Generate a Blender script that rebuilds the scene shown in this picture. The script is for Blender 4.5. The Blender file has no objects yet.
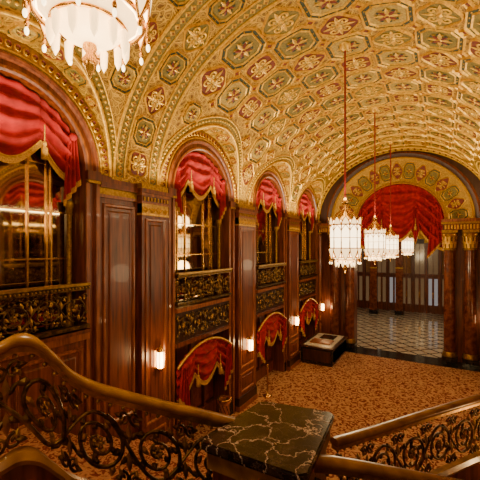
import bpy, math, random
from mathutils import Vector, Matrix
random.seed(7)
pi=math.pi
S=bpy.context.scene
# ------------------------------------------------------------ materials
MATS={}
def mat(name, c1, c2=None, rough=.4, metal=0., scale=6., stretch=(1,1,1), kind='noise', lo=.35, hi=.65, bump=0., emit=0., ecol=None, coat=0., sheen=0.):
    m=bpy.data.materials.new(name); m.use_nodes=True
    nt=m.node_tree; N=nt.nodes; L=nt.links
    b=N['Principled BSDF']
    b.inputs['Roughness'].default_value=rough; b.inputs['Metallic'].default_value=metal
    b.inputs['Coat Weight'].default_value=coat
    if sheen: b.inputs['Sheen Weight'].default_value=sheen
    b.inputs['Base Color'].default_value=(*c1,1)
    if emit:
        b.inputs['Emission Color'].default_value=(*(ecol or c1),1); b.inputs['Emission Strength'].default_value=emit
    if c2 is not None:
        tc=N.new('ShaderNodeTexCoord'); mp=N.new('ShaderNodeMapping'); mp.inputs['Scale'].default_value=stretch
        L.new(tc.outputs['Object'],mp.inputs[0])
        t=N.new('ShaderNodeTexNoise'); t.inputs['Scale'].default_value=scale; t.inputs['Detail'].default_value=6; o=t.outputs['Fac']
        L.new(mp.outputs[0],t.inputs['Vector'])
        r=N.new('ShaderNodeValToRGB'); r.color_ramp.elements[0].position=lo; r.color_ramp.elements[1].position=hi
        r.color_ramp.elements[0].color=(*c1,1); r.color_ramp.elements[1].color=(*c2,1)
        L.new(o,r.inputs[0]); L.new(r.outputs[0],b.inputs['Base Color'])
        if bump:
            bp=N.new('ShaderNodeBump'); bp.inputs['Strength'].default_value=bump; bp.inputs['Distance'].default_value=.02
            L.new(o,bp.inputs['Height']); L.new(bp.outputs[0],b.inputs['Normal'])
    MATS[name]=m; return m
mat('wood',(.060,.010,.002),(.25,.055,.008),rough=.38,scale=3.,stretch=(6,6,.45),coat=.06,lo=.32,hi=.72)
mat('wood_light',(.14,.032,.005),(.34,.10,.015),rough=.33,scale=4.,stretch=(5,5,.6),coat=.1)
mat('wood_dark',(.022,.006,.002),(.06,.016,.005),rough=.35,scale=3.,stretch=(5,5,.5))
mat('handrail_wood',(.13,.05,.008),(.32,.155,.025),rough=.3,scale=5.,coat=.15)
mat('gold',(.46,.26,.012),(.22,.105,.006),rough=.42,metal=.5,scale=22.)
mat('gold_bright',(.80,.47,.03),(.50,.26,.015),rough=.40,metal=.4,scale=18.)
mat('brass',(.75,.42,.10),(.5,.26,.05),rough=.25,metal=.95,scale=8.)
mat('bronze',(.045,.022,.006),(.24,.135,.03),rough=.36,metal=.75,scale=14.,lo=.4,hi=.72)
mat('bronze_gilt',(.26,.14,.03),(.50,.30,.06),rough=.38,metal=.8,scale=14.,lo=.4,hi=.72)
mat('teal',(.006,.022,.016),(.035,.048,.014),rough=.6,scale=40.)
mat('cream',(.46,.32,.06),(.26,.15,.02),rough=.6,scale=26.)
mat('redpaint',(.19,.020,.004),(.10,.011,.003),rough=.6,scale=20.)
mat('olive',(.10,.085,.010),(.24,.155,.016),rough=.6,scale=30.)
mat('velvet',(.40,.001,.002),(.22,.0005,.001),rough=.85,scale=5.)
mat('velvet_cord',(.30,.01,.006),(.2,.006,.004),rough=.8,scale=9.)
mat('fringe',(.72,.40,.04),(.38,.18,.015),rough=.6,scale=60.)
mat('mirror',(.42,.32,.18),rough=.04,metal=1.)
mat('glow',(.9,.75,.5),rough=.4,emit=6.,ecol=(1,.74,.40))
mat('glow_soft',(.9,.7,.45),rough=.4,emit=3.2,ecol=(1,.64,.26))
mat('sconce_glow',(1,.85,.6),rough=.4,emit=14.,ecol=(1,.66,.30))
mat('black_marble',(.008,.008,.008),(.05,.045,.04),rough=.12,scale=5.,lo=.5,hi=.8)
mat('column_marble',(.08,.016,.006),(.20,.055,.018),rough=.2,scale=5.)
mat('redwall',(.14,.012,.004),(.22,.045,.010),rough=.6,scale=12.)
mat('amberwall',(.22,.09,.02),(.34,.15,.035),rough=.6,scale=9.)
mat('whitetop',(.6,.56,.45),(.5,.46,.36),rough=.25,scale=3.)
mat('doorglass',(.03,.02,.014),(.07,.045,.03),rough=.15,scale=2.,emit=.12,ecol=(.9,.5,.22))  # warm emission put into the panes to brighten the foyer doors
mat('doorglass_cool',(.04,.042,.05),(.06,.06,.065),rough=.15,scale=2.,emit=.30,ecol=(.75,.68,.66))  # cool panes also glow by emission, standing in for light through the glass
def marble():
    m=mat('marble_vein',(.02,.015,.012),rough=.22); nt=m.node_tree;N=nt.nodes;L=nt.links;b=N['Principled BSDF']
    b.inputs['Specular IOR Level'].default_value=.3
    tc=N.new('ShaderNodeTexCoord'); ns=N.new('ShaderNodeTexNoise'); ns.inputs['Scale'].default_value=3.5; ns.inputs['Detail'].default_value=8; ns.inputs['Roughness'].default_value=.6
    mx=N.new('ShaderNodeMixRGB'); mx.inputs[0].default_value=.36
    L.new(tc.outputs['Object'],ns.inputs['Vector']); L.new(tc.outputs['Object'],mx.inputs[1]); L.new(ns.outputs['Color'],mx.inputs[2])
    def veins(sc,w,c0,c1,dark):
        v=N.new('ShaderNodeTexVoronoi'); v.feature='DISTANCE_TO_EDGE'; v.inputs['Scale'].default_value=sc
        L.new(mx.outputs[0],v.inputs['Vector'])
        r=N.new('ShaderNodeValToRGB'); e=r.color_ramp.elements; e[0].position=0; e[0].color=(*c0,1); e[1].position=w; e[1].color=(*dark,1)
        k=e.new(w*.4); k.color=(*c1,1); L.new(v.outputs[0],r.inputs[0]); return r
    r=veins(5,.030,(.60,.48,.40),(.16,.10,.08),(.012,.006,.005)); r3=veins(13,.02,(.10,.075,.06),(.04,.025,.02),(0,0,0))
    n2=N.new('ShaderNodeTexNoise'); n2.inputs['Scale'].default_value=7; n2.inputs['Detail'].default_value=6
    L.new(tc.outputs['Object'],n2.inputs['Vector'])
    r2=N.new('ShaderNodeValToRGB'); r2.color_ramp.elements[0].position=.5; r2.color_ramp.elements[1].position=.78
    r2.color_ramp.elements[0].color=(0,0,0,1); r2.color_ramp.elements[1].color=(.045,.028,.02,1)
    L.new(n2.outputs[0],r2.inputs[0])
    ad=N.new('ShaderNodeMixRGB'); ad.blend_type='ADD'; ad.inputs[0].default_value=1
    ad2=N.new('ShaderNodeMixRGB'); ad2.blend_type='ADD'; ad2.inputs[0].default_value=1
    L.new(r.outputs[0],ad.inputs[1]); L.new(r2.outputs[0],ad.inputs[2]); L.new(ad.outputs[0],ad2.inputs[1]); L.new(r3.outputs[0],ad2.inputs[2]); L.new(ad2.outputs[0],b.inputs['Base Color'])
marble()
def ceilmat():
    m=mat('ceiling_gold',(.6,.4,.1),rough=.5,metal=.3); nt=m.node_tree;N=nt.nodes;L=nt.links;b=N['Principled BSDF']
    tc=N.new('ShaderNodeTexCoord')
    v=N.new('ShaderNodeTexVoronoi'); v.feature='DISTANCE_TO_EDGE'; v.inputs['Scale'].default_value=8.5
    ns=N.new('ShaderNodeTexNoise'); ns.inputs['Scale'].default_value=5; ns.inputs['Detail'].default_value=3
    mx=N.new('ShaderNodeMixRGB'); mx.inputs[0].default_value=.15
    L.new(tc.outputs['Object'],ns.inputs['Vector']); L.new(tc.outputs['Object'],mx.inputs[1]); L.new(ns.outputs['Color'],mx.inputs[2])
    L.new(mx.outputs[0],v.inputs['Vector'])
    r=N.new('ShaderNodeValToRGB'); e=r.color_ramp.elements
    e[0].position=0; e[0].color=(.64,.37,.022,1); e[1].position=.3; e[1].color=(.15,.062,.005,1)
    for p,c in ((.06,(.52,.29,.016)),(.10,(.06,.024,.004)),(.14,(.34,.18,.012)),(.22,(.48,.27,.018))):
        k=e.new(p); k.color=(*c,1)
    L.new(v.outputs[0],r.inputs[0]); L.new(r.outputs[0],b.inputs['Base Color'])
    bp=N.new('ShaderNodeBump'); bp.inputs['Strength'].default_value=.7; bp.inputs['Distance'].default_value=.02; bp.invert=True
    L.new(v.outputs[0],bp.inputs['Height']); L.new(bp.outputs[0],b.inputs['Normal'])
ceilmat()
def carpet(name,cols,scale):
    m=mat(name,cols[0],rough=.95); nt=m.node_tree;N=nt.nodes;L=nt.links;b=N['Principled BSDF']
    b.inputs['Specular IOR Level'].default_value=.1
    tc=N.new('ShaderNodeTexCoord')
    v=N.new('ShaderNodeTexVoronoi'); v.inputs['Scale'].default_value=scale; v.inputs['Randomness'].default_value=.45
    mp=N.new('ShaderNodeMapping'); mp.inputs['Rotation'].default_value=(0,0,.785); L.new(tc.outputs['Object'],mp.inputs[0]); L.new(mp.outputs[0],v.inputs['Vector'])
    v2=N.new('ShaderNodeTexVoronoi'); v2.feature='DISTANCE_TO_EDGE'; v2.inputs['Scale'].default_value=scale*1.7; L.new(tc.outputs['Object'],v2.inputs['Vector'])
    a=N.new('ShaderNodeMath'); a.operation='MULTIPLY_ADD'; a.inputs[1].default_value=.9; L.new(v2.outputs['Distance'],a.inputs[0]); L.new(v.outputs['Distance'],a.inputs[2])
    r=N.new('ShaderNodeValToRGB'); e=r.color_ramp.elements
    e[0].position=.18; e[0].color=(*cols[0],1); e[1].position=.98; e[1].color=(*cols[0],1)
    for p,c in((.25,cols[1]),(.36,cols[1]),(.42,cols[2]),(.55,cols[2]),(.61,cols[1]),(.76,cols[1])): k=e.new(p); k.color=(*c,1)
    L.new(a.outputs[0],r.inputs[0]); L.new(r.outputs[0],b.inputs['Base Color'])
carpet('carpet',((.12,.020,.012),(.50,.27,.13),(.17,.036,.018)),3.8)
carpet('stair_carpet',((.13,.018,.010),(.46,.23,.12),(.19,.038,.018)),7.)
def tile():
    m=mat('tile_floor',(.6,.55,.45),rough=.08); nt=m.node_tree;N=nt.nodes;L=nt.links;b=N['Principled BSDF']
    tc=N.new('ShaderNodeTexCoord'); mp=N.new('ShaderNodeMapping'); mp.inputs['Rotation'].default_value=(0,0,pi/4); L.new(tc.outputs['Object'],mp.inputs[0])
    c=N.new('ShaderNodeTexBrick'); c.offset=0; c.inputs['Scale'].default_value=1.; c.inputs['Brick Width'].default_value=.6; c.inputs['Row Height'].default_value=.6; c.inputs['Mortar Size'].default_value=.05
    c.inputs['Color1'].default_value=(.58,.50,.37,1); c.inputs['Color2'].default_value=(.46,.39,.29,1); c.inputs['Mortar'].default_value=(.04,.03,.025,1)
    L.new(mp.outputs[0],c.inputs['Vector']); L.new(c.outputs[0],b.inputs['Base Color'])
tile()
# ------------------------------------------------------------ mesh builder
class MB:
    def __init__(s): s.v=[];s.f=[];s.m=[];s.sm=[];s.names=[]
    def mi(s,n):
        if n not in s.names: s.names.append(n)
        return s.names.index(n)
    def add(s,vs,fs,m,smooth=False):
        o=len(s.v); s.v.extend([tuple(p) for p in vs]); k=s.mi(m)
        for f in fs: s.f.append([i+o for i in f]); s.m.append(k); s.sm.append(smooth)
    def box(s,x0,x1,y0,y1,z0,z1,m):
        vs=[(x,y,z) for x in(x0,x1) for y in(y0,y1) for z in(z0,z1)]
        s.add(vs,[(0,1,3,2),(4,6,7,5),(0,4,5,1),(2,3,7,6),(0,2,6,4),(1,5,7,3)],m)
    def grid(s,P,m,smooth=True,close=False):
        n=len(P);k=len(P[0]); vs=[p for r in P for p in r]; fs=[]
        for i in range(n-1):
            for j in range(k if close else k-1):
                j2=(j+1)%k; fs.append((i*k+j,i*k+j2,(i+1)*k+j2,(i+1)*k+j))
        s.add(vs,fs,m,smooth)
    def tube(s,pts,r,m,n=6,ref=Vector((0,0,1)),cap=False):
        pts=[Vector(p) for p in pts]; R=[]
        for i,p in enumerate(pts):
            t=(pts[min(i+1,len(pts)-1)]-pts[max(i-1,0)])
            if t.length<1e-9: t=Vector((0,0,1))
            t.normalize(); b=t.cross(ref)
            if b.length<1e-3: b=t.cross(Vector((1,.3,0)))
            b.normalize(); c=b.cross(t); rr=r(i/(len(pts)-1)) if callable(r) else r
            R.append([p+b*(rr*math.cos(2*pi*k/n))+c*(rr*math.sin(2*pi*k/n)) for k in range(n)])
        s.grid(R,m,True,True)
        if cap:
            s.add(R[0],[tuple(range(n))],m); s.add(R[-1],[tuple(range(n))],m)
    def sweep(s,pts,prof,m,up=Vector((0,0,1)),smooth=False):
        pts=[Vector(p) for p in pts]; R=[]
        for i,p in enumerate(pts):
            t=(pts[min(i+1,len(pts)-1)]-pts[max(i-1,0)]).normalized(); b=t.cross(up).normalized()
            R.append([p+b*a+up*c for a,c in prof])
        s.grid(R,m,smooth,True); k=tuple(range(len(prof))); s.add(R[0],[k],m); s.add(R[-1],[k],m)
    def lathe(s,prof,c,m,n=16,smooth=True):
        c=Vector(c)
        s.grid([[c+Vector((r*math.cos(2*pi*k/n),r*math.sin(2*pi*k/n),z)) for k in range(n)] for r,z in prof],m,smooth,True)
    def ball(s,c,r,m,n=8,sz=1.):
        s.lathe([(r*math.sin(pi*i/6)+1e-4,-r*sz*math.cos(pi*i/6)) for i in range(7)],c,m,n)
    def mesh(s,name):
        me=bpy.data.meshes.new(name); me.from_pydata(s.v,[],s.f)
        for n in s.names: me.materials.append(MATS[n])
        me.polygons.foreach_set('material_index',s.m); me.polygons.foreach_set('use_smooth',s.sm); me.update(); return me
    def obj(s,name,loc=(0,0,0),rz=0,parent=None): return ob(name,s.mesh(name),loc,rz,parent)
def ob(name,me,loc=(0,0,0),rz=0,parent=None):
    o=bpy.data.objects.new(name,me); o.location=loc; o.rotation_euler=(0,0,rz); S.collection.objects.link(o)
    if parent: o.parent=parent
    return o
def empty(name,loc=(0,0,0),rz=0):
    o=bpy.data.objects.new(name,None); o.location=loc; o.rotation_euler=(0,0,rz); o.empty_display_size=.2; S.collection.objects.link(o); return o
YAW=math.radians(30.4); F=341.
def W(fwd,right,z): return Vector((-math.sin(YAW)*fwd+math.cos(YAW)*right, math.cos(YAW)*fwd+math.sin(YAW)*right, z))
def PX(u,v,d): return W(d,(u-240)/F*d,(247-v)/F*d)
# ------------------------------------------------------------ constants
XL=-5.41; XR=1.91; CX=-1.75; A=3.66; B=3.15; ZS=1.3; FL=-5.
YE=17.3; YB=-4.
NC=[-1.8,2.62,7.35,11.45,15.5]; CR=1.72; CZ=1.34
def main_z(x): 
    q=1-((x-CX)/A)**2; return ZS+B*math.sqrt(max(q,0))
def cross_z(y):
    z=-9
    for c in NC:
        q=CR*CR-(y-c)**2
        if q>=-1e-6: z=max(z,CZ+math.sqrt(max(q,0)))
    return z
# ------------------------------------------------------------ ceiling
ys=set([YB,YE])
for c in NC:
    for i in range(45): 
        y=c-CR*math.cos(pi*i/44)
        if YB<y<YE: ys.add(round(y,4))
y=YB
while y<YE: 
    if cross_z(y)<0: ys.add(round(y,4))
    y+=.15
ys=sorted(ys); NT=150
cm=MB(); P=[]
for i in range(NT+1):
    th=pi*i/NT; x=CX-A*math.cos(th); P.append([(x,y,max(main_z(x),cross_z(y))) for y in ys])
cm.grid(P,'ceiling_gold',True)
def VP(th,y,off=0):
    n=Vector((math.cos(th)*B,0,-math.sin(th)*A)).normalized()
    return Vector((CX-A*math.cos(th),y,ZS+B*math.sin(th)))+n*off
def vsurf(th0,y0): return lambda a,b,off: VP(th0+a/3.4,y0+b,off)
def octo(hw,hh,c=.42):
    return [(-hw,-hh*(1-c)),(-hw,hh*(1-c)),(-hw*(1-c),hh),(hw*(1-c),hh),(hw,hh*(1-c)),(hw,-hh*(1-c)),(hw*(1-c),-hh),(-hw*(1-c),-hh)]
def foil(hw,hh,k=4,amp=.12,n=32,ph=0):
    return [(hw*(1-amp+amp*math.cos(k*2*pi*i/n+ph))*math.cos(2*pi*i/n),hh*(1-amp+amp*math.cos(k*2*pi*i/n+ph))*math.sin(2*pi*i/n)) for i in range(n)]
def subdiv(sh,k=3):
    o=[]
    for i in range(len(sh)):
        a=sh[i];b=sh[(i+1)%len(sh)]
        for j in range(k): o.append((a[0]+(b[0]-a[0])*j/k,a[1]+(b[1]-a[1])*j/k))
    return o
def loops(mb,sf,sh,lv):
    n=len(sh)
    for q in range(len(lv)-1):
        (s0,o0,m0),(s1,o1,_)=lv[q],lv[q+1]
        vs=[sf(a*s0,b*s0,o0) for a,b in sh]+[sf(a*s1,b*s1,o1) for a,b in sh]
        mb.add(vs,[(i,(i+1)%n,n+(i+1)%n,n+i) for i in range(n)],m0)
    s0,o0,m0=lv[-1]
    vs=[sf(a*s0,b*s0,o0) for a,b in sh]+[sf(0,0,o0+.012)]
    mb.add(vs,[(i,(i+1)%n,n) for i in range(n)],m0)
def leaf(mb,sf,a,b,ang,L,w,off,m,hgt=.012):
    ca,sa=math.cos(ang),math.sin(ang)
    T=lambda p,q,o: sf(a+ca*p-sa*q,b+sa*p+ca*q,o)
    vs=[T(0,0,off),T(L*.35,w,off),T(L*.7,w*.7,off),T(L,0,off),T(L*.7,-w*.7,off),T(L*.35,-w,off),T(L*.4,0,off+hgt)]
    mb.add(vs,[(i,(i+1)%6,6) for i in range(6)],m)
def ribbon(mb,sf,pts,w,off,m):
    vs=[]
    for i,(a,b) in enumerate(pts):
        p=pts[max(i-1,0)];q=pts[min(i+1,len(pts)-1)]; dx,dy=q[0]-p[0],q[1]-p[1]; l=math.hypot(dx,dy) or 1
        vs+= [sf(a-dy/l*w,b+dx/l*w,off),sf(a,b,off+.01),sf(a+dy/l*w,b-dx/l*w,off)]
    n=len(pts); fs=[]
    for i in range(n-1):
        fs+=[(3*i,3*i+1,3*i+4,3*i+3),(3*i+1,3*i+2,3*i+5,3*i+4)]
    mb.add(vs,fs,m)
def spiral(cx,cy,R,a0,turns,d=1,n=22,rend=.12):
    return [(cx+R*(1-(1-rend)*t/n)*math.cos(a0+d*2*pi*turns*t/n),cy+R*(1-(1-rend)*t/n)*math.sin(a0+d*2*pi*turns*t/n)) for t in range(n+1)]
def sf_shift(sf,a0,b0): return lambda a,b,o: sf(a+a0,b+b0,o)
def oct_cell(mb,sf,hw,hh,var=0):
    sh=subdiv(octo(hw,hh),2)
    loops(mb,sf,sh,[(1,.0,'gold_bright'),(.95,.045,'gold_bright'),(.9,.014,'teal'),(.77,.014,'gold_bright'),(.73,.04,'gold_bright'),(.68,.012,'cream' if var==0 else 'olive')])
    for k in range(8):
        a=2*pi*k/8
        leaf(mb,sf,0,0,a,hw*(.56 if k%2==0 else .44),hw*.1,.03,'redpaint' if k%2 else 'gold_bright',.02)
    for k in range(8):
        a=2*pi*(k+.5)/8
        for s in(-1,1): leaf(mb,sf,math.cos(a)*hw*.38,math.sin(a)*hh*.38,a+s*1.2,hw*.2,hw*.06,.028,'teal' if s>0 else 'gold')
    loops(mb,sf,foil(hw*.16,hh*.16,6,.15,12),[(1,.03,'gold_bright'),(.6,.055,'redpaint')])
    for k in range(16):
        a=2*pi*(k+.5)/16; r=.83/max(abs(math.cos(a)),abs(math.sin(a)),(abs(math.cos(a))+abs(math.sin(a)))/1.58)
        loops(mb,sf_shift(sf,hw*r*math.cos(a),hh*r*math.sin(a)),[(hw*.04,0),(0,hw*.04),(-hw*.04,0),(0,-hw*.04)],[(1,.017,'gold'),(.4,.03,'gold_bright')])
def med_cell(mb,sf,hw,hh,var=0):
    loops(mb,sf,foil(hw,hh,4,.09,32,0 if var else pi),[(1,.0,'gold_bright'),(.94,.045,'gold_bright'),(.88,.012,'redpaint' if var!=2 else 'olive')])
    for k in range(4):
        a=2*pi*k/4+.785
        ribbon(mb,sf,spiral(math.cos(a)*hw*.42,math.sin(a)*hh*.42,hw*.26,a+pi,1.3,1 if k%2 else -1,14),hw*.06,.028,'gold_bright')
    for k in range(8):
        a=2*pi*k/8; leaf(mb,sf,math.cos(a)*hw*.1,math.sin(a)*hh*.1,a,hw*(.68 if k%2==0 else .34),hw*.11,.026,'gold_bright' if k%2==0 else 'cream',.02)
    loops(mb,sf,foil(hw*.18,hh*.18,5,.15,10),[(1,.03,'gold_bright'),(.5,.06,'cream')])
orn=MB()
def free(th,y,ha,hb):
    for da in(-ha,0,ha):
        for db in(-hb,0,hb):
            t=th+da/3.4
            if not .03<t<pi-.03: return False
            if not YB+.1<y+db<YE-.55: return False
            if VP(t,y+db)[2]<cross_z(y+db)+.03: return False
            if 4.38<y+db<5.62: return False
    return True
dth=.25; dy=.82
for j in range(-15,16):
    for i in range(-6,7):
        th=pi/2+i*dth; y0=6.08+j*dy
        if j<0: y0-=.28
        if 4.3<y0<5.7: continue
        sf=vsurf(th,y0)
        for sc in (1.,.8,.6):
            if free(th,y0,.36*sc,.36*sc):
                if (i+j)%2==0: oct_cell(orn,sf,.455*sc,.445*sc,(i//2)%2)
                else: med_cell(orn,sf,.395*sc,.40*sc,(j+i//2)%3 if sc==1 else 1)
                break
        th2=th+dth/2; y2=y0+dy/2
        if free(th2,y2,.08,.08): loops(orn,vsurf(th2,y2),[(.11,0),(0,.11),(-.11,0),(0,-.11)],[(1,.0,'gold_bright'),(.8,.04,'gold_bright'),(.6,.012,'redpaint')])
def vstrip(y0,y1,t0,t1,off,m,n=60):
    orn.grid([[VP(t0+(t1-t0)*k/n,y0,off),VP(t0+(t1-t0)*k/n,y1,off)] for k in range(n+1)],m)
def vtube(y,r,m,t0=.02,t1=pi-.02): orn.tube([VP(t0+(t1-t0)*k/70,y,.01) for k in range(71)],r,m,6,Vector((0,1,0)))
for (ya,yb,ps) in ((4.42,5.58,1),(YE-.5,YE-.05,0)):
    vtube(ya,.035,'gold_bright'); vtube(yb,.035,'gold_bright')
    if ps:
        for (s0,s1) in((ya+.05,ya+.22),(yb-.22,yb-.05)):
            vstrip(s0,s1,.02,pi-.02,.012,'olive'); 
            n=80
            for k in range(n):
                loops(orn,vsurf(.04+(pi-.08)*k/(n-1),(s0+s1)/2),[(.06,0),(0,.07),(-.06,0),(0,-.07)],[(1,.014,'gold_bright'),(.6,.035,'gold'),(.3,.03,'redpaint')])
        vtube(ya+.25,.02,'gold_bright'); vtube(yb-.25,.02,'gold_bright')
        n=15
        for k in range(n):
            th=.13+(pi-.26)*k/(n-1); sf=vsurf(th,5.0)
            if k%2: oct_cell(orn,sf,.33,.29,1)
            else: med_cell(orn,sf,.33,.28,k//2%3)
    else:
        vstrip(ya,yb,.02,pi-.02,.01,'redpaint'); n=44
        for k in range(n): loops(orn,vsurf(.04+(pi-.08)*k/(n-1),(ya+yb)/2),octo(.09,.15),[(1,.012,'gold_bright'),(.8,.04,'gold_bright'),(.5,.02,'cream')])
for c in NC:
    for side in (-1,1):
        g=[]
        for k in range(61):
            ph=pi*k/60; yy=c-CR*math.cos(ph); z=CZ+CR*math.sin(ph)
            q=min(max((z-ZS)/B,0),1); xx=CX+side*A*math.sqrt(1-q*q)
            g.append((xx-side*.01,yy,z-.01)); 
        orn.tube(g,.035,'gold_bright',6,Vector((1,0,0)))
        def gp(k,ofs,off):
            ph=pi*k/120; R=CR+ofs; yy=c-R*math.cos(ph); z=CZ+R*math.sin(ph); q=min(max((z-ZS)/B,0),.999)
            t=math.asin(q); t=t if side<0 else pi-t; return VP(t,yy,off)
        orn.grid([[gp(k,.06,.01),gp(k,.16,.01)] for k in range(6,115)],'olive')
        orn.tube([gp(k,.18,.01) for k in range(6,115)],.02,'gold_bright',5,Vector((1,0,0)))
        for k in range(8,114,2):
            orn.ball(gp(k,.11,.018),.03,'gold_bright',5)
        xw=XL if side<0 else XR
        for k in range(1,12):
            ph=pi*k/12; z=CZ+CR*math.sin(ph); q=min((z-ZS)/B,1); xx=A*math.sqrt(1-q*q); w=A-xx
            if w<.16: continue
            hw=min(w*.4,.24)
            def sf(a,b,o,ph=ph,w=w): 
                p2=ph+a/CR; return Vector((xw-side*(w/2+b),c-(CR-o)*math.cos(p2),CZ+(CR-o)*math.sin(p2)))
            (med_cell if k%2 else oct_cell)(orn,sf,min(.19,hw),hw,k%3)
ceil=cm.obj('ceiling'); orn.obj('coffer_ornament',parent=ceil)
# ------------------------------------------------------------ side walls
def build_wall(name,xw,rz):
    w=MB(); sg=1 if rz==0 else -1
    ylo,yhi=(YB,YE) if sg>0 else (-YE,-YB)
    w.box(-.85,-.56,ylo,yhi,FL,3.3,'wood_dark')
    HW=1.2
    edges=[]; csn=sorted([sg*c for c in NC]); prev=ylo
    for c in csn: edges.append((prev,c-HW)); prev=c+HW
    edges.append((prev,yhi))
    for (a,b) in edges:
        if b-a<.05: continue
        w.box(-.55,0,a,b,FL,ZS+.08,'wood')
    for c in csn:
        prof=[(1.2,-.55),(1.2,.0),(1.23,.03),(1.27,.03),(1.29,.0),(1.36,.0),(1.38,.05),(1.42,.07),(1.46,.05),(1.47,.02)]
        for q in range(len(prof)-1):
            (r0,x0),(r1,x1)=prof[q],prof[q+1]
            R=[]
            for k in range(49):
                ph=pi*k/48; R.append([(x0,c-r0*math.cos(ph),CZ+r0*math.sin(ph)),(x1,c-r1*math.cos(ph),CZ+r1*math.sin(ph))])
            w.grid(R,'wood' if q not in(2,7) else 'wood_light',False)
        R=[[(.02,c-1.47*math.cos(pi*k/48),CZ+1.47*math.sin(pi*k/48)),(.02,c-(CR+.03)*math.cos(pi*k/48),CZ+(CR+.03)*math.sin(pi*k/48))] for k in range(49)]
        w.grid(R,'gold',False)
        for k in range(40):
            ph=pi*(k+.5)/40; rr=1.60
            def sf(a,b,o,ph=ph): return Vector((.02+o,c-(rr+b)*math.cos(ph+a/rr),CZ+(rr+b)*math.sin(ph+a/rr)))
            loops(w,sf,foil(.055,.09,2,.15,10),[(1,.0,'gold_bright'),(.7,.03,'redpaint'),(.35,.01,'gold')])
        w.tube([(.03,c-1.50*math.cos(pi*k/48),CZ+1.50*math.sin(pi*k/48)) for k in range(49)],.02,'gold_bright',5,Vector((1,0,0)))
        for s in(-1,1):
            y0=c+s*1.2; 
            for (a,b,x,m) in ((0,.07,.03,'wood_light'),(.18,.25,.06,'wood_light')):
                lo,hi=sorted((y0+s*a,y0+s*b)); w.box(0,x,lo,hi,FL,CZ,m)
            lo,hi=sorted((y0,y0+s*.27)); w.box(0,.08,lo,hi,1.2,CZ+.02,'wood'); w.box(0,.09,lo,hi,1.14,1.19,'gold')
    def panel(y0,y1,z0,z1,x,m='wood_light'):
        def lp(d,xx): return [(x+xx,y0+d,z0+d),(x+xx,y1-d,z0+d),(x+xx,y1-d,z1-d),(x+xx,y0+d,z1-d)]
        L=[lp(0,0),lp(.015,.03),(lp(.05,.03)),lp(.075,.0)]
        for q in range(3): w.add(L[q]+L[q+1],[(i,(i+1)%4,4+(i+1)%4,4+i) for i in range(4)],m)
        d=.13; 
        if y1-y0>.4:
            L=[lp(d,.001),lp(d+.03,.018)]; w.add(L[0]+L[1],[(i,(i+1)%4,4+(i+1)%4,4+i) for i in range(4)],'wood'); w.add(L[1],[(0,1,2,3)],'wood')
    def pil(a,b,dx=.13):
        if sg<0: a,b=-b,-a
        w.box(0,dx,a,b,FL,1.0,'wood')
        panel(a+.08,b-.08,-3.75,.60,dx)
        panel(a+.08,b-.08,-4.5,-3.9,dx)
        w.box(0,dx+.05,a-.04,b+.04,FL,-4.6,'wood_dark'); w.box(0,dx+.07,a-.05,b+.05,FL,-4.85,'wood_light')
        w.box(0,dx+.02,a-.01,b+.01,.66,.70,'gold_bright')
        w.box(0,dx+.01,a,b,.70,.90,'bronze_gilt')
        n=max(3,int((b-a)/.16))
        for k in range(n):
            yy=a+(b-a)*(k+.5)/n
            sf=lambda p,q,o,yy=yy: Vector((dx+.012+o,yy+p,.79+q))
            for aa in(pi/2,pi/2-.7,pi/2+.7): leaf(w,sf_shift(sf,0,-.08),0,0,aa,.15,.03,0,'gold_bright',.03)
        for (z0,z1,e,m) in((.90,.94,.03,'wood_light'),(.94,1.06,.015,'wood'),(1.06,1.12,.05,'wood_light'),(1.12,1.20,.08,'wood')):
            w.box(0,dx+e,a-e,b+e,z0,z1,m)
        w.box(0,dx,a,b,1.2,1.32,'gold')
        for k in range(n*2): 
            yy=a+(b-a)*(k+.5)/(n*2); w.box(dx+.015,dx+.035,yy-.02,yy+.02,.96,1.04,'gold')
    for a,b in((-.1,1.0),(5.02,5.80),(8.92,9.98),(12.93,14.02),(16.9,17.28)): pil(a,b)
    a,b=(4.12,4.98) if sg>0 else (-4.98,-4.12)
    panel(a+.05,b-.04,-3.4,.82,.005); w.box(0,.05,a-.05,b,.92,.98,'wood_light'); w.box(0,.09,a-.05,b,1.1,1.2,'wood'); w.box(0,.03,a-.05,b,.98,1.1,'gold')
    for c in (NC[0],NC[1]):
        c=sg*c
        w.box(-.53,.0,c-1.2,c+1.2,FL,-1.48,'wood'); w.box(-.2,.06,c-1.25,c+1.25,-1.62,-1.44,'wood_light'); w.box(-.2,.09,c-1.25,c+1.25,-1.5,-1.44,'wood')
        for k in range(2): panel(c-1.15+k*1.17,c-.02+k*1.17,-2.75,-1.75,.003)
    return w.obj(name,(xw,0,0),rz)
build_wall('wall_left',XL,0); build_wall('wall_right',XR,pi)
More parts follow.
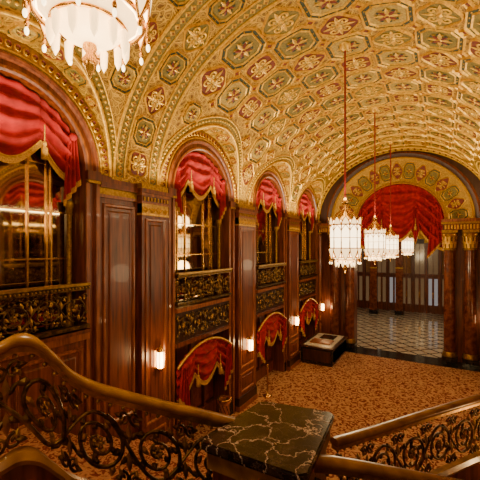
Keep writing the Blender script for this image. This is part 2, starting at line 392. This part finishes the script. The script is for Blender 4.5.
# ------------------------------------------------------------ scrollwork
def flat_tube(mb,M,pts,r,m,n=5):
    P3=[M(a,b,0) for a,b in pts]; nn=(M(pts[0][0],pts[0][1],1)-M(pts[0][0],pts[0][1],0)).normalized()
    mb.tube(P3,r,m,n,nn)
def leaf3(mb,M,a,b,ang,L,w,m):
    ca,sa=math.cos(ang),math.sin(ang); T=lambda p,q,o: M(a+ca*p-sa*q,b+sa*p+ca*q,o)
    for o in(1,-1):
        vs=[T(0,0,0),T(L*.35,w,.004*o),T(L*.7,w*.8,.004*o),T(L,w*.2,0),T(L*.7,-w*.5,.004*o),T(L*.35,-w,.004*o),T(L*.45,0,.018*o)]
        mb.add(vs,[(i,(i+1)%6,6) for i in range(6)],m)
def scroll_strip(mb,M,L,H,r=.012,m='bronze',m2='bronze_gilt',squeeze=1.12):
    n=max(1,round(L/H*squeeze)); w=L/n; R=min(w,H)*.44
    for k in range(n):
        cx=w*(k+.5); cy=H/2; d=1 if k%2==0 else -1
        sp=spiral(cx,cy,R,-d*pi*.4,2.1,d,38,.1)
        flat_tube(mb,M,sp,lambda t:r*(1.2-.6*t),m)
        for q in range(15):
            t=q*2; p=sp[t]; p2=sp[t+1]; ang=math.atan2(p2[1]-p[1],p2[0]-p[0])
            leaf3(mb,M,p[0],p[1],ang-d*.75*(1 if q%2 else -1),R*(.46 if q<8 else .3),R*.13,m if q%3 else m2)
        for q in range(8): leaf3(mb,M,cx,cy,2*pi*q/8,R*.27,R*.08,m2)
        for sy in(-1,1):
            for sx in(-1,1):
                bx=cx+sx*w*.40; by=cy+sy*H*.38
                flat_tube(mb,M,spiral(bx,by,R*.24,-sy*pi/2,1.3,sx*sy,14,.2),r*.7,m)
                leaf3(mb,M,bx,by,math.atan2(-sy,-sx*.4),R*.34,R*.10,m2); leaf3(mb,M,bx,by,math.atan2(sy*.2,-sx),R*.34,R*.10,m)
        x1=cx+w
        if k<n-1:
            y0=cy+(-d)*R*.98; y1=cy+d*R*.98
            st=[(cx+(x1-cx)*t/10, (y0*(1-s_)+y1*s_)) for t in range(11) for s_ in [(1-math.cos(pi*t/10))/2]]
            flat_tube(mb,M,st,r,m)
            for sgn in(-1,1):
                leaf3(mb,M,cx+w/2,cy+sgn*H*.04,sgn*pi/2,R*.75,R*.14,m2)
                for q in(-1,1): leaf3(mb,M,cx+w/2,cy+sgn*H*.1,sgn*pi/2+q*.8,R*.5,R*.10,m)
def rail_mesh():
    mb=MB(); M=lambda s,t,n: Vector((.06+n,s-1.19,-1.34+t))
    scroll_strip(mb,M,2.38,.56,.012)
    mb.box(.0,.12,-1.2,1.2,-.74,-.66,'bronze'); mb.box(0,.15,-1.2,1.2,-.66,-.62,'bronze_gilt')
    mb.box(.01,.12,-1.2,1.2,-1.40,-1.34,'bronze')
    for k in range(40): mb.ball((.13,-1.18+k*.0605,-.70),.018,'gold',5)
    return mb.mesh('balcony_railing')
def mirror_mesh():
    mb=MB(); mb.box(-.53,-.36,-1.19,1.19,-1.4,CZ,'wood_dark')
    mb.add([(-.35,-1.17,-1.4),(-.35,1.17,-1.4),(-.35,1.17,CZ)]+[(-.35,1.17*math.cos(pi*k/24),CZ+1.17*math.sin(pi*k/24)) for k in range(1,24)]+[(-.35,-1.17,CZ)],[tuple(range(27))],'mirror')
    for y in(-.78,-.70,0-.39,.39,.70,.78): mb.box(-.36,-.32,y-.014,y+.014,-1.4,CZ+.8,'brass')
    for z in(-.2,.6,1.4): mb.box(-.36,-.325,-1.17,1.17,z-.012,z+.012,'brass')
    for s in(-1,1):
        mb.lathe([(.07,-1.4),(.07,-1.3),(.045,-1.25),(.04,.6),(.05,.62),(.08,.75),(.08,.8)],(-.24,s*1.05,0),'gold',10)
    return mb.mesh('niche_mirror')
def curtain(mb,x0,Wd,topf,scal,tails,nf=4,amp=.05,fr=.09):
    for (a0,a1,z0,z1,sag) in scal:
        na=26;nb=36;R=[]
        for j in range(nb+1):
            b=j/nb; row=[]
            for i in range(na+1):
                q=i/na; y=a0+(a1-a0)*q; zt=topf(y); zb=z0*(1-q)+z1*q-sag*math.sin(pi*q)
                z=zt*(1-b)+zb*b
                fold=math.sin(2*pi*nf*(b**.9)); fold=math.copysign(abs(fold)**.7,fold)
                x=x0+amp*(.3+math.sin(pi*q)**.7)*fold+.06*math.sin(pi*q)*math.sin(pi*b)+amp*.5*math.sin(q*pi*7)*(1-b)
                row.append(Vector((x,y,z)))
            R.append(row)
        mb.grid(R,'velvet')
        last=R[-1]; mb.grid([[p+Vector((.012,0,.02)) for p in last],[p+Vector((.015+.006*(i%2),0,-fr)) for i,p in enumerate(last)]],'fringe')
        mb.tube([p+Vector((.02,0,.02)) for p in last],.014,'gold_bright',5,Vector((1,0,0)))
    for (yc,w,zt,zb,d) in tails:
        na=28;nb=8;R=[]
        for j in range(nb+1):
            b=j/nb; row=[]
            for i in range(na+1):
                q=i/na; qq=(q-.5)*2
                ww=w*(.45+.55*b); y=yc+ww*qq*.5
                zend=zb+(zt-zb)*.38*((.5+.5*qq*d) if d else abs(qq))
                z=zt+(zend-zt)*b
                row.append(Vector((x0+.08+.045*math.sin(q*pi*7),y,z)))
            R.append(row)
        mb.grid(R,'velvet'); last=R[-1]
        mb.grid([[p+Vector((.012,0,.01)) for p in last],[p+Vector((.012,0,-fr)) for p in last]],'fringe')
        mb.ball((x0+.12,yc,zt),.07,'velvet',8)
    for (a0,a1,z0,z1,sag) in scal[1:]:
        c=(x0+.13,a0,z0); mb.lathe([(.001,.0),(.03,-.02),(.035,-.07),(.02,-.09),(.05,-.12),(.055,-.3),(.001,-.3)],c,'fringe',8)
        mb.tube([(x0+.13,a0,z0),(x0+.13,a0,z0+.25)],.01,'fringe',5,Vector((1,0,0)))
def upper_valance():
    mb=MB(); R=1.19; tf=lambda y: CZ+math.sqrt(max(R*R-y*y,0))
    curtain(mb,-.17,R,tf,[(-1.17,-.5,1.2,1.7,.18),(-.5,.5,1.7,1.7,.36),(.5,1.17,1.7,1.2,.18)],[(-1.0,.32,1.9,.78,-1),(1.0,.32,1.9,.78,1)],4,.055)
    return mb.mesh('valance_curtain')
def lower_drape():
    mb=MB(); tf=lambda y:-2.44-.42*(y/1.2)**2
    curtain(mb,.05,1.2,tf,[(-1.17,-.5,-3.65,-3.2,.15),(-.5,.5,-3.2,-3.2,.36),(.5,1.17,-3.2,-3.65,.15)],[(-.98,.42,-2.85,-3.98,-1),(.98,.42,-2.85,-3.98,1)],4,.045)
    mb.tube([(.11,-1.19+2.38*k/20,tf(-1.19+2.38*k/20)) for k in range(21)],.03,'gold_bright',6,Vector((1,0,0)))
    return mb.mesh('door_drape')
def grille():
    mb=MB(); M=lambda s,t,n: Vector((.03+n,s-1.19,-2.24+t))
    mb.box(-.3,.0,-1.19,1.19,-2.35,-1.46,'wood_dark'); mb.box(-.3,.10,-1.19,1.19,-1.56,-1.46,'wood_light')
    scroll_strip(mb,M,2.38,.64,.013)
    mb.box(-.3,.05,-1.19,1.19,-2.40,-2.30,'wood')
    for k in range(4): 
        y=-1.18+.6*k; mb.box(-.55,-.46,y,y+.06,FL+.01,-2.4,'wood'); mb.box(-.53,-.50,y+.1,y+.5,-4.5,-2.6,'redwall')
    mb.box(-.55,-.44,-1.19,1.19,FL+.01,-4.6,'wood')
    return mb.mesh('scroll_grille')
RM,MM,UV,LD,GR=rail_mesh(),mirror_mesh(),upper_valance(),lower_drape(),grille()
for side in(0,1):
    xw,rz=(XL,0) if side==0 else (XR,pi)
    for i,c in enumerate(NC):
        L=(xw,c,0)
        ob('balcony_railing',RM,L,rz); ob('niche_mirror',MM,L,rz); ob('valance_curtain',UV,L,rz)
        if i>=2: ob('door_drape',LD,L,rz); ob('scroll_grille',GR,L,rz)
# ------------------------------------------------------------ end wall + arch
ew=MB(); AC=1.15
N_=72
def arc(r,y,k,rz=None): 
    ph=pi*k/N_; return (CX-r*math.cos(ph),y,AC+(rz or r)*math.sin(ph))
R=[[(CX-(A+.2)*math.cos(pi*k/N_),YE,AC+(B+.35)*math.sin(pi*k/N_)),arc(3.25,YE,k,3.2)] for k in range(N_+1)]; ew.grid(R,'wood_dark',False)
prof=[(3.25,YE,'wood_dark'),(3.25,YE-.14,'wood'),(3.16,YE-.2,'wood_dark'),(3.08,YE-.14,'wood_dark'),(3.02,YE-.08,'gold_bright'),(2.98,YE-.12,'gold_bright'),(2.94,YE,'gold'),(2.0,YE+.75,'gold_bright'),(1.96,YE+.68,'gold_bright'),(1.93,YE+.75,'wood'),(1.93,YE+1.0,'wood')]
for q in range(len(prof)-1):
    r0,y0,m=prof[q]; r1,y1,_=prof[q+1]
    ew.grid([[arc(r0,y0,k,r0-.03),arc(r1,y1,k,r1-.03)] for k in range(N_+1)],m,False)
nco=15
for k in range(nco):
    ph=pi*(k+.5)/nco
    def sf(a,b,o,ph=ph):
        t=.5+b/1.2; r=2.94+(2.0-2.94)*t-o*.67; y=YE+.75*t-o*.74; p=ph+a/r
        return Vector((CX-r*math.cos(p),y,AC+(r-.03)*math.sin(p)))
    (oct_cell if k%2==0 else med_cell)(ew,sf,.25,.46,1)
ew.grid([[arc(3.6,YE+1.0,k),arc(1.93,YE+1.0,k,1.9)] for k in range(N_+1)],'wood_dark',False)
for s in(-1,1):
    def X(a,b): return sorted((CX+s*a,CX+s*b))
    x0,x1=X(1.95,3.75); ew.box(x0,x1,YE+.3,YE+1.,FL,AC,'wood')
    x0,x1=X(1.85,3.7); ew.box(x0,x1,YE-.28,YE+1.05,.72,.98,'wood'); 
    x0,x1=X(1.8,3.7); ew.box(x0,x1,YE-.34,YE+1.05,.98,1.06,'gold'); ew.box(x0,x1,YE-.38,YE+1.05,1.06,AC+.04,'wood_light')
    x0,x1=X(1.9,3.7)
    for k in range(16): ew.box(x0+(x1-x0)*(k+.2)/16,x0+(x1-x0)*(k+.75)/16,YE-.31,YE-.27,.76,.94,'gold_bright')
ew.obj('wall_end')
def column(mb,x,y):
    mb.box(x-.29,x+.29,y-.29,y+.29,FL,FL+.3,'black_marble')
    mb.lathe([(.28,FL+.3),(.29,FL+.36),(.25,FL+.42),(.26,FL+.47),(.23,FL+.5)],(x,y,0),'bronze_gilt',24)
    R=[]
    for z,r in((FL+.5,.22),(FL+2,.22),(-1.5,.205),(-.12,.195)):
        R.append([Vector((x+r*(1-.03*(k%2))*math.cos(2*pi*k/40),y+r*(1-.03*(k%2))*math.sin(2*pi*k/40),z)) for k in range(40)])
    mb.grid(R,'column_marble',False,True)
    mb.lathe([(.205,-.14),(.24,-.12),(.24,-.07),(.2,-.05),(.2,.3),(.3,.58),(.2,.6)],(x,y,0),'gold',20)
    for row,(z0,hh,r0,nn) in enumerate(((-.05,.3,.21,10),(.12,.36,.22,10))):
        for k in range(nn):
            a=2*pi*(k+.5*row)/nn; ca,sa=math.cos(a),math.sin(a)
            pr=[]
            for t in range(6):
                tt=t/5; rr=r0+.03+.1*tt**3; zz=z0+hh*math.sin(tt*pi*.55); w=.06*(1-tt*.6)
                pr.append([Vector((x+ca*rr-sa*w,y+sa*rr+ca*w,zz)),Vector((x+ca*(rr+.02),y+sa*(rr+.02),zz)),Vector((x+ca*rr+sa*w,y+sa*rr-ca*w,zz))])
            mb.grid(pr,'gold_bright')
    for k in range(4):
        a=pi/4+k*pi/2; c=Vector((x+.27*math.cos(a),y+.27*math.sin(a),.52)); mb.ball(c,.07,'gold_bright',8)
    mb.box(x-.29,x+.29,y-.29,y+.29,.6,.72,'gold')
for x in(-1.75-2.85,-1.75-2.1,-1.75+2.1,-1.75+2.85):
    mb=MB(); column(mb,0,0); mb.obj('marble_column',(x,YE,0))
mb=MB(); Rr=1.95; tf=lambda y: AC+math.sqrt(max(Rr*Rr-y*y,0))-.02
curtain(mb,0,Rr,tf,[(-1.93,-.75,-.1,1.1,.25),(-.75,.75,1.1,1.1,.75),(.75,1.93,1.1,-.1,.25)],[(-1.6,.75,1.9,-.45,-1),(1.6,.75,1.9,-.45,1),(-.75,.36,1.9,.2,0),(.75,.36,1.9,.2,0)],5,.11,.11)
mb.obj('arch_drapery',(CX,YE+.9,0),-pi/2)
# ------------------------------------------------------------ foyer beyond
fy=MB(); fx0,fx1,fy1=-9,4.5,29.5
fy.box(fx0,fx1,fy1,fy1+.2,FL,2.4,'wood_dark')
nd=15; dw=(fx1-fx0)/nd
for k in range(nd):
    x=fx0+dw*(k+.5)
    fy.box(x-dw*.42,x+dw*.42,fy1-.06,fy1,FL,-2.2,'wood')
    for s in(-1,1):
        fy.box(x+s*dw*.21-dw*.13,x+s*dw*.21+dw*.13,fy1-.08,fy1-.05,-4.4,-2.4,'doorglass_cool' if k in(6,9) else 'doorglass')
        fy.box(x+s*.03-.015,x+s*.03+.015,fy1-.14,fy1-.06,-3.9,-3.4,'brass')
    fy.box(x-dw*.36,x+dw*.36,fy1-.08,fy1-.05,-2.05,.25,'amberwall' if k%3==1 else 'doorglass')
    fy.box(x-.02,x+.02,fy1-.1,fy1-.05,-2.05,.25,'wood')
    fy.box(x+dw*.5-.1,x+dw*.5+.1,fy1-.25,fy1,FL,.5,'wood'); fy.box(x+dw*.5-.12,x+dw*.5+.12,fy1-.28,fy1,.3,.6,'gold')
fy.box(fx0,fx1,fy1-.2,fy1,-2.2,-2.05,'wood'); fy.box(fx0,fx1,fy1-.3,fy1,.6,1.1,'gold'); fy.box(fx0,fx1,fy1-.1,fy1,1.1,2.39,'redwall')
fy.obj('wall_foyer')
for s,x in((-1,fx0),(1,fx1)):
    w=MB(); w.box(min(x,x+.2*s),max(x,x+.2*s),YE+1.3,fy1,FL,2.39,'wood')
    for k in range(6):
        y=YE+2+k*1.8; w.box(min(x,x-.2*s),max(x,x-.2*s),y,y+.4,FL,2.3,'wood_light')
    w.obj('wall_foyer_side')
w=MB(); w.box(fx0,XL-.1,YE+1.02,YE+1.2,FL,2.39,'wood'); w.box(XR+.1,fx1,YE+1.02,YE+1.2,FL,2.39,'wood'); w.obj('wall_foyer_front')
w=MB(); w.box(fx0,fx1,YE+1.05,fy1,2.4,2.55,'gold'); w.obj('ceiling_foyer')
for x,y in((-6.2,25.5),(-4.3,27.3),(-2.6,27.8),(.6,25.5)):
    mb=MB(); mb.box(-.24,.24,-.24,.24,FL+.3,1.9,'column_marble'); mb.box(-.30,.30,-.30,.30,FL,FL+.3,'black_marble')
    for z0,z1,e in((1.2,1.7,.06),(1.7,1.8,.1),(1.9,2.38,.16)): mb.box(-.24-e,.24+e,-.24-e,.24+e,z0,z1,'gold')
    mb.box(-.26,.26,-.26,.26,-1.6,-1.5,'gold'); mb.obj('foyer_pier',(x,y,0))
# ------------------------------------------------------------ floors
f=MB(); f.box(XL-.85,XR+.85,YB,16.6,FL-.2,FL,'carpet'); 
f.box(XL-.85,XR+.85,16.6,YE+.45,FL-.2,FL+.002,'black_marble'); fl=f.obj('floor')
f=MB(); f.box(fx0,fx1,YE+.45,fy1,FL-.2,FL+.002,'tile_floor'); f.obj('floor_foyer')
w=MB(); w.box(XL-.85,XR+.85,YB-.2,YB,FL,4.6,'wood'); w.obj('wall_back')
for nm,x0,x1 in(('baseboard_left',XL,XL+.05),('baseboard_right',XR-.05,XR)):
    w=MB()
    for a,b in((5.85,6.1),(8.6,8.88),(10.05,10.2),(12.7,12.88),(14.1,14.25)): w.box(x0,x1,a,b,FL,FL+.35,'black_marble')
    w.obj(nm)
st=MB(); n=20
for k in range(n):
    z=-1.6-.17*(k+1); y0=.9+.3*k
    st.box(XL+.22,-2.5,y0,y0+.3,FL,z,'stair_carpet'); st.tube([(XL+.22,y0+.3,z-.015),(-2.5,y0+.3,z-.015)],.02,'stair_carpet',6)
st.box(XL+.22,-2.5,YB+.05,.9,-1.9,-1.6,'stair_carpet')
st.obj('staircase')
# ------------------------------------------------------------ landing
def poly_prism(mb,pts,z0,z1,m):
    n=len(pts); vs=[(p[0],p[1],z0) for p in pts]+[(p[0],p[1],z1) for p in pts]
    mb.add(vs,[tuple(range(n)),tuple(range(n,2*n))]+[(i,(i+1)%n,n+(i+1)%n,n+i) for i in range(n)],m)
XQ=XR-.35
ld=MB(); poly_prism(ld,[W(1.75,-1.5,0),W(1.85,-.4,0),W(1.7,.2,0),W(1.3,1.4,0),Vector((XQ,.5,0)),Vector((XQ,YB+.05,0)),Vector((-2.48,YB+.05,0)),Vector((-2.48,.8,0))],-1.9,-1.6,'stair_carpet'); ld.obj('stair_landing')
ld=MB(); poly_prism(ld,[W(2.1,.5,0),W(2.9,.85,0),Vector((.5,4.9,0)),Vector((XQ,5.9,0)),Vector((XQ,.8,0)),W(1.5,1.5,0)],-3.0,-2.7,'stair_carpet'); ld.obj('lower_landing')
top=[PX(-140,430,1.9),PX(-90,385,1.9),PX(-45,358,1.92),PX(-5,344,1.95),PX(18,334,2.0),PX(36,337,2.05),PX(54,353,2.12),PX(72,370,2.2),PX(96,382,2.3),PX(130,392,2.42),PX(165,401,2.55),PX(200,409,2.68),PX(236,418,2.8)]
def smooth_path(pts,k=8):
    o=[]
    for i in range(len(pts)-1):
        p0=pts[max(i-1,0)];p1=pts[i];p2=pts[i+1];p3=pts[min(i+2,len(pts)-1)]
        for j in range(k):
            t=j/k; o.append(.5*((2*p1)+(p2-p0)*t+(2*p0-5*p1+4*p2-p3)*t*t+(3*p1-p0-3*p2+p3)*t**3))
    o.append(pts[-1]); return o
HR=[(-.045,-.02),(-.05,.01),(-.04,.03),(-.018,.04),(.018,.04),(.04,.03),(.05,.01),(.045,-.02),(.025,-.03),(-.025,-.03)]
def railing(name,top,H,extra=.5):
    path=smooth_path(top); path=[p-Vector((0,0,.04)) for p in path]
    mb=MB(); mb.sweep(path,HR,'handrail_wood',smooth=True)
    mb.sweep([p-Vector((0,0,.045)) for p in path],[(-.03,-.018),(-.03,.018),(.03,.018),(.03,-.018)],'bronze_gilt')
    acc=[0]
    for i in range(1,len(path)): acc.append(acc[-1]+(path[i]-path[i-1]).length)
    L=acc[-1]
    def at(s):
        s=min(max(s,0),L-1e-5)
        for i in range(1,len(acc)):
            if acc[i]>=s: 
                t=(s-acc[i-1])/(acc[i]-acc[i-1]+1e-9); return path[i-1].lerp(path[i],t),(path[i]-path[i-1]).normalized()
        return path[-1],(path[-1]-path[-2]).normalized()
    def M(s,t,n):
        p,d=at(s); nn=d.cross(Vector((0,0,1))).normalized(); return p+Vector((0,0,-.08-H+t))+nn*n
    scroll_strip(mb,M,L,H,.014,squeeze=1.25)
    k=int(L/.09)
    for i in range(k): mb.ball(M(L*(i+.5)/k,H-.005,0),.015,'bronze_gilt',6)
    bot=[p-Vector((0,0,.08+H+.03)) for p in path]
    mb.sweep(bot,[(-.05,-.04),(-.06,-.01),(-.035,.03),(.035,.03),(.06,-.01),(.05,-.04)],'handrail_wood')
    mb.grid([[p+Vector((0,0,-.03)),p+Vector((0,0,-.03-extra))] for p in bot],'wood')
    return mb.obj(name)
railing('stair_railing',top,.56,.9)
railing('stair_railing',[PX(334,438,3.05),PX(380,425,3.4),PX(425,411,3.75),PX(480,395,4.25),PX(530,381,4.85)],.60,.5)
railing('stair_railing',[PX(308,455,2.38),PX(340,458,2.4),PX(400,469,2.43),PX(480,485,2.48),PX(560,503,2.5)],.5,.3)
cor=[W(3.12,.20,0),W(2.89,.806,0),W(2.07,.40,0),W(2.47,-.31,0)]; zt=-1.4
cc=sum(cor,Vector())/4
nw=MB()
def inset(k): return [cc+(p-cc)*k for p in cor]
def chamf(pts,d=.04):
    o=[]
    for i,p in enumerate(pts):
        a=pts[i-1];b=pts[(i+1)%4]; o+= [p+(a-p).normalized()*d, p+(b-p).normalized()*d]
    return o
for k,z0,z1,m in((.98,zt-.015,zt,'marble_vein'),(1.0,zt-.055,zt-.015,'marble_vein'),(.96,zt-.08,zt-.055,'marble_vein'),(.93,zt-.2,zt-.08,'handrail_wood'),(.86,-4.7,zt-.2,'wood'),(.94,FL,-4.7,'black_marble')):
    poly_prism(nw,chamf(inset(k)),z0,z1,m)
nw.obj('newel_pedestal')
# ------------------------------------------------------------ chandeliers
def chand_mesh():
    mb=MB(); n=12
    prof=[(.27,-.42),(.315,-.36),(.32,-.1),(.32,.2),(.31,.30),(.25,.38)]
    for k in range(n):
        a0=2*pi*k/n;a1=2*pi*(k+1)/n; am=(a0+a1)/2; ca,sa=math.cos(am),math.sin(am)
        R=[]
        for r,z in prof:
            R.append([((r*(1+.03*math.sin(pi*t/4)))*math.cos(a0+(a1-a0)*t/4),(r*(1+.03*math.sin(pi*t/4)))*math.sin(a0+(a1-a0)*t/4),z) for t in range(5)])
        mb.grid(R,'glow')
        mb.tube([((r+.014)*math.cos(a0),(r+.014)*math.sin(a0),z) for r,z in prof],.013,'brass',5)
        for z in(-.22,.0):
            mb.tube([(.338*math.cos(a0+(a1-a0)*t/4),.338*math.sin(a0+(a1-a0)*t/4),z) for t in range(5)],.007,'brass',4)
        mb.tube([(.34*math.cos(a0+(a1-a0)*t/6),.34*math.sin(a0+(a1-a0)*t/6),.14+.13*(1-abs(t-3)/3)**.7) for t in range(7)],.008,'brass',4)
        R=[]
        for t in range(6):
            tt=t/5; z=-.24-.24*tt; w=(1-tt**1.6)*.48+.01; rr=.35-.03*tt
            R.append([(rr*math.cos(am+(q/4-.5)*(a1-a0)*2*w),rr*math.sin(am+(q/4-.5)*(a1-a0)*2*w),z) for q in range(5)])
        mb.grid(R,'glow_soft'); mb.tube([r[0] for r in R],.008,'brass',4); mb.tube([r[-1] for r in R],.008,'brass',4)
        R=[]
        for t in range(5):
            tt=t/4; z=.28+.17*tt; w=(1-tt**1.5)*.46+.01; rr=.335+.02*tt
            R.append([(rr*math.cos(am+(q/4-.5)*(a1-a0)*2*w),rr*math.sin(am+(q/4-.5)*(a1-a0)*2*w),z) for q in range(5)])
        mb.grid(R,'glow_soft'); mb.tube([r[0] for r in R],.008,'brass',4); mb.tube([r[-1] for r in R],.008,'brass',4)
        mb.ball((.325*ca,.325*sa,-.51),.014,'brass',6,1.6); mb.ball((.325*ca,.325*sa,-.55),.012,'glow',6,2)
        mb.lathe([(.001,0),(.025,-.03),(.02,-.12),(.001,-.16)],(.2*math.cos(a0),.2*math.sin(a0),-.48),'glow_soft',6)
        mb.tube([(.25*ca,.25*sa,.38),(.20*ca,.20*sa,.52),(.09*ca,.09*sa,.62),(.05*ca,.05*sa,.74)],.009,'brass',5)
    for r,z,h in((.335,.28,.016),(.25,.385,.016),(.30,-.42,.014),(.335,-.24,.012),(.2,-.48,.012)):
        mb.tube([(r*math.cos(2*pi*k/40),r*math.sin(2*pi*k/40),z) for k in range(41)],h,'brass',6)
    mb.lathe([(.27,-.42),(.2,-.48),(.15,-.53),(.08,-.57),(.03,-.58)],(0,0,0),'glow_soft',16)
    mb.lathe([(.035,-.56),(.04,-.6),(.02,-.63),(.045,-.67),(.03,-.71),(.001,-.78)],(0,0,0),'brass',12)
    mb.lathe([(.25,.38),(.18,.42),(.10,.48),(.09,.54),(.03,.58),(.03,.70),(.07,.76),(.07,.80),(.02,.88),(.001,.93)],(0,0,0),'brass',14)
    return mb.mesh('lantern_body')
CHM=chand_mesh()
def light(name,kind,loc,en,col,size=.2,parent=None,rot=None,sy=None):
    l=bpy.data.lights.new(name,kind); l.energy=en; l.color=col
    if kind=='POINT': l.shadow_soft_size=size
    if kind=='AREA':
        l.shape='RECTANGLE'; l.size=size; l.size_y=sy
    o=bpy.data.objects.new(name,l); o.location=loc
    if rot: o.rotation_euler=rot
    S.collection.objects.link(o)
    if parent: o.parent=parent
    return o
WARM=(1,.74,.40)
for (y,z,sc,x) in((1.3,1.80,1.03,-1.8),(7.63,.20,1.,-1.8),(11.6,.16,.95,-1.8),(15.6,.1,.92,-1.8),(23.,.12,1.,-1.7)):
    e=empty('chandelier',(x,y,z)); b=ob('lantern_body',CHM,(0,0,0),0,e); b.scale=(sc,)*3
    zt_=(main_z(x) if y<YE else 2.4)-z
    mb=MB(); mb.tube([(0,0,.85),(0,0,zt_)],.02,'velvet_cord',8)
    mb.lathe([(.02,zt_-.14),(.06,zt_-.12),(.12,zt_-.05),(.14,zt_)],(0,0,0),'gold_bright',14); mb.obj('suspension_rod',parent=e)
    light('lamp','POINT',(0,0,.95),50 if y>2 else 10,WARM,.3,e)
    light('lamp','POINT',(0,0,-1.05),90 if y>2 else 90,WARM,.3,e)
# ------------------------------------------------------------ sconces
def sconce_mesh():
    mb=MB(); mb.box(0,.03,-.07,.07,-.22,.22,'brass'); mb.lathe([(.001,.30),(.03,.26),(.08,.2),(.085,.17)],(.13,0,0),'brass',10)
    mb.lathe([(.07,.17),(.08,0),(.07,-.17)],(.13,0,0),'sconce_glow',10)
    mb.lathe([(.085,-.17),(.07,-.2),(.03,-.24),(.001,-.3)],(.13,0,0),'brass',10)
    for k in range(6): mb.tube([(.13+.083*math.cos(k*pi/3),.083*math.sin(k*pi/3),-.18),(.13+.09*math.cos(k*pi/3),.09*math.sin(k*pi/3),0),(.13+.083*math.cos(k*pi/3),.083*math.sin(k*pi/3),.18)],.008,'brass',5)
    mb.tube([(.02,0,-.12),(.08,0,-.25),(.13,0,-.22)],.012,'brass',6)
    return mb.mesh('lantern')
SM=sconce_mesh()
for (x,rz) in((XL+.13,0),(XR-.13,pi)):
    for y,z in((5.42,-2.4),(9.45,-3.08),(13.47,-3.08),(17.08,-3.05)):
        e=empty('wall_sconce',(x,y,z),rz); ob('lantern',SM,(0,0,0),0,e)
        if x<0 or y<14: light('lamp','POINT',(.34,0,0),18,(1,.60,.24),.08,e)
# ------------------------------------------------------------ furnishings
mb=MB(); mb.box(-.69,.69,-1.2,1.2,.08,.70,'black_marble'); mb.box(-.64,.64,-1.15,1.15,0,.08,'wood_dark')
mb.box(-.73,.73,-1.24,1.24,.70,.76,'wood_dark'); mb.box(-.6,.6,-1.1,1.1,.76,.775,'whitetop')
for k in range(3): 
    for s in(-1,1): mb.box(-.71,-.69,-1.1+.75*k,-.45+.75*k,.16,.62,'wood_dark'); mb.box(.69,.705,-1.1+.75*k,-.45+.75*k,.16,.62,'wood_dark')
mb.box(-.45,.45,-.7,-.1,.775,.83,'wood_light'); mb.box(-.3,.35,.2,.9,.775,.80,'black_marble'); mb.box(-.6,.6,-1.22,-1.2,.16,.62,'wood_dark')
mb.obj('display_counter',(-4.52,15.3,FL+.005))
mb=MB(); mb.lathe([(.2,0),(.2,.05),(.14,.08),(.12,.2),(.16,.3),(.16,.85),(.19,.9),(.2,.98),(.18,1.0),(.12,.96),(.001,.95)],(0,0,0),'brass',20)
for k in range(10):
    a=2*pi*k/10; mb.tube([(.165*math.cos(a),.165*math.sin(a),.32),(.165*math.cos(a+.6),.165*math.sin(a+.6),.6),(.165*math.cos(a),.165*math.sin(a),.84)],.01,'bronze',5)
mb.obj('brass_ash_urn',(-4.95,7.6,FL))
def stanchion(loc):
    mb=MB(); mb.lathe([(.16,0),(.16,.02),(.06,.05),(.025,.08),(.025,.9),(.045,.92),(.045,.97),(.02,1.0),(.035,1.03),(.001,1.07)],(0,0,0),'brass',16); mb.obj('stanchion_post',loc)
stanchion((-5.0,10.35,FL))
# ------------------------------------------------------------ lights without fixtures
for xx,ry in((XL+.35,.35),(XR-.35,-.35)):
    for yy in(1.5,8,13.8): light('ceiling_fill_light','AREA',(xx,yy,1.33),150,(1,.82,.50),.25,rot=(pi,ry,0),sy=5.5)  # area lights added along the cornice to brighten the vault, no fixtures modelled
light('foyer_fill_light','POINT',(-5.5,22,.5),220,(1,.8,.55),.5)  # point lights added to brighten the foyer and its tiles, no fixtures
light('foyer_fill_light','POINT',(1.5,20.5,0),200,(1,.85,.65),.5)
light('rear_light','POINT',(-1.75,-2,1.5),140,WARM,.5)  # unseen point light behind the camera, no lantern modelled here
w=bpy.data.worlds.new('world'); S.world=w; w.use_nodes=True; w.node_tree.nodes['Background'].inputs[0].default_value=(.35,.25,.15,1); w.node_tree.nodes['Background'].inputs[1].default_value=.3
cam=bpy.data.cameras.new('camera'); cam.lens=F/480*36; cam.sensor_width=36; cam.shift_y=7/480; cam.clip_start=.05
co=bpy.data.objects.new('camera',cam); co.rotation_euler=(pi/2,0,YAW); S.collection.objects.link(co); S.camera=co
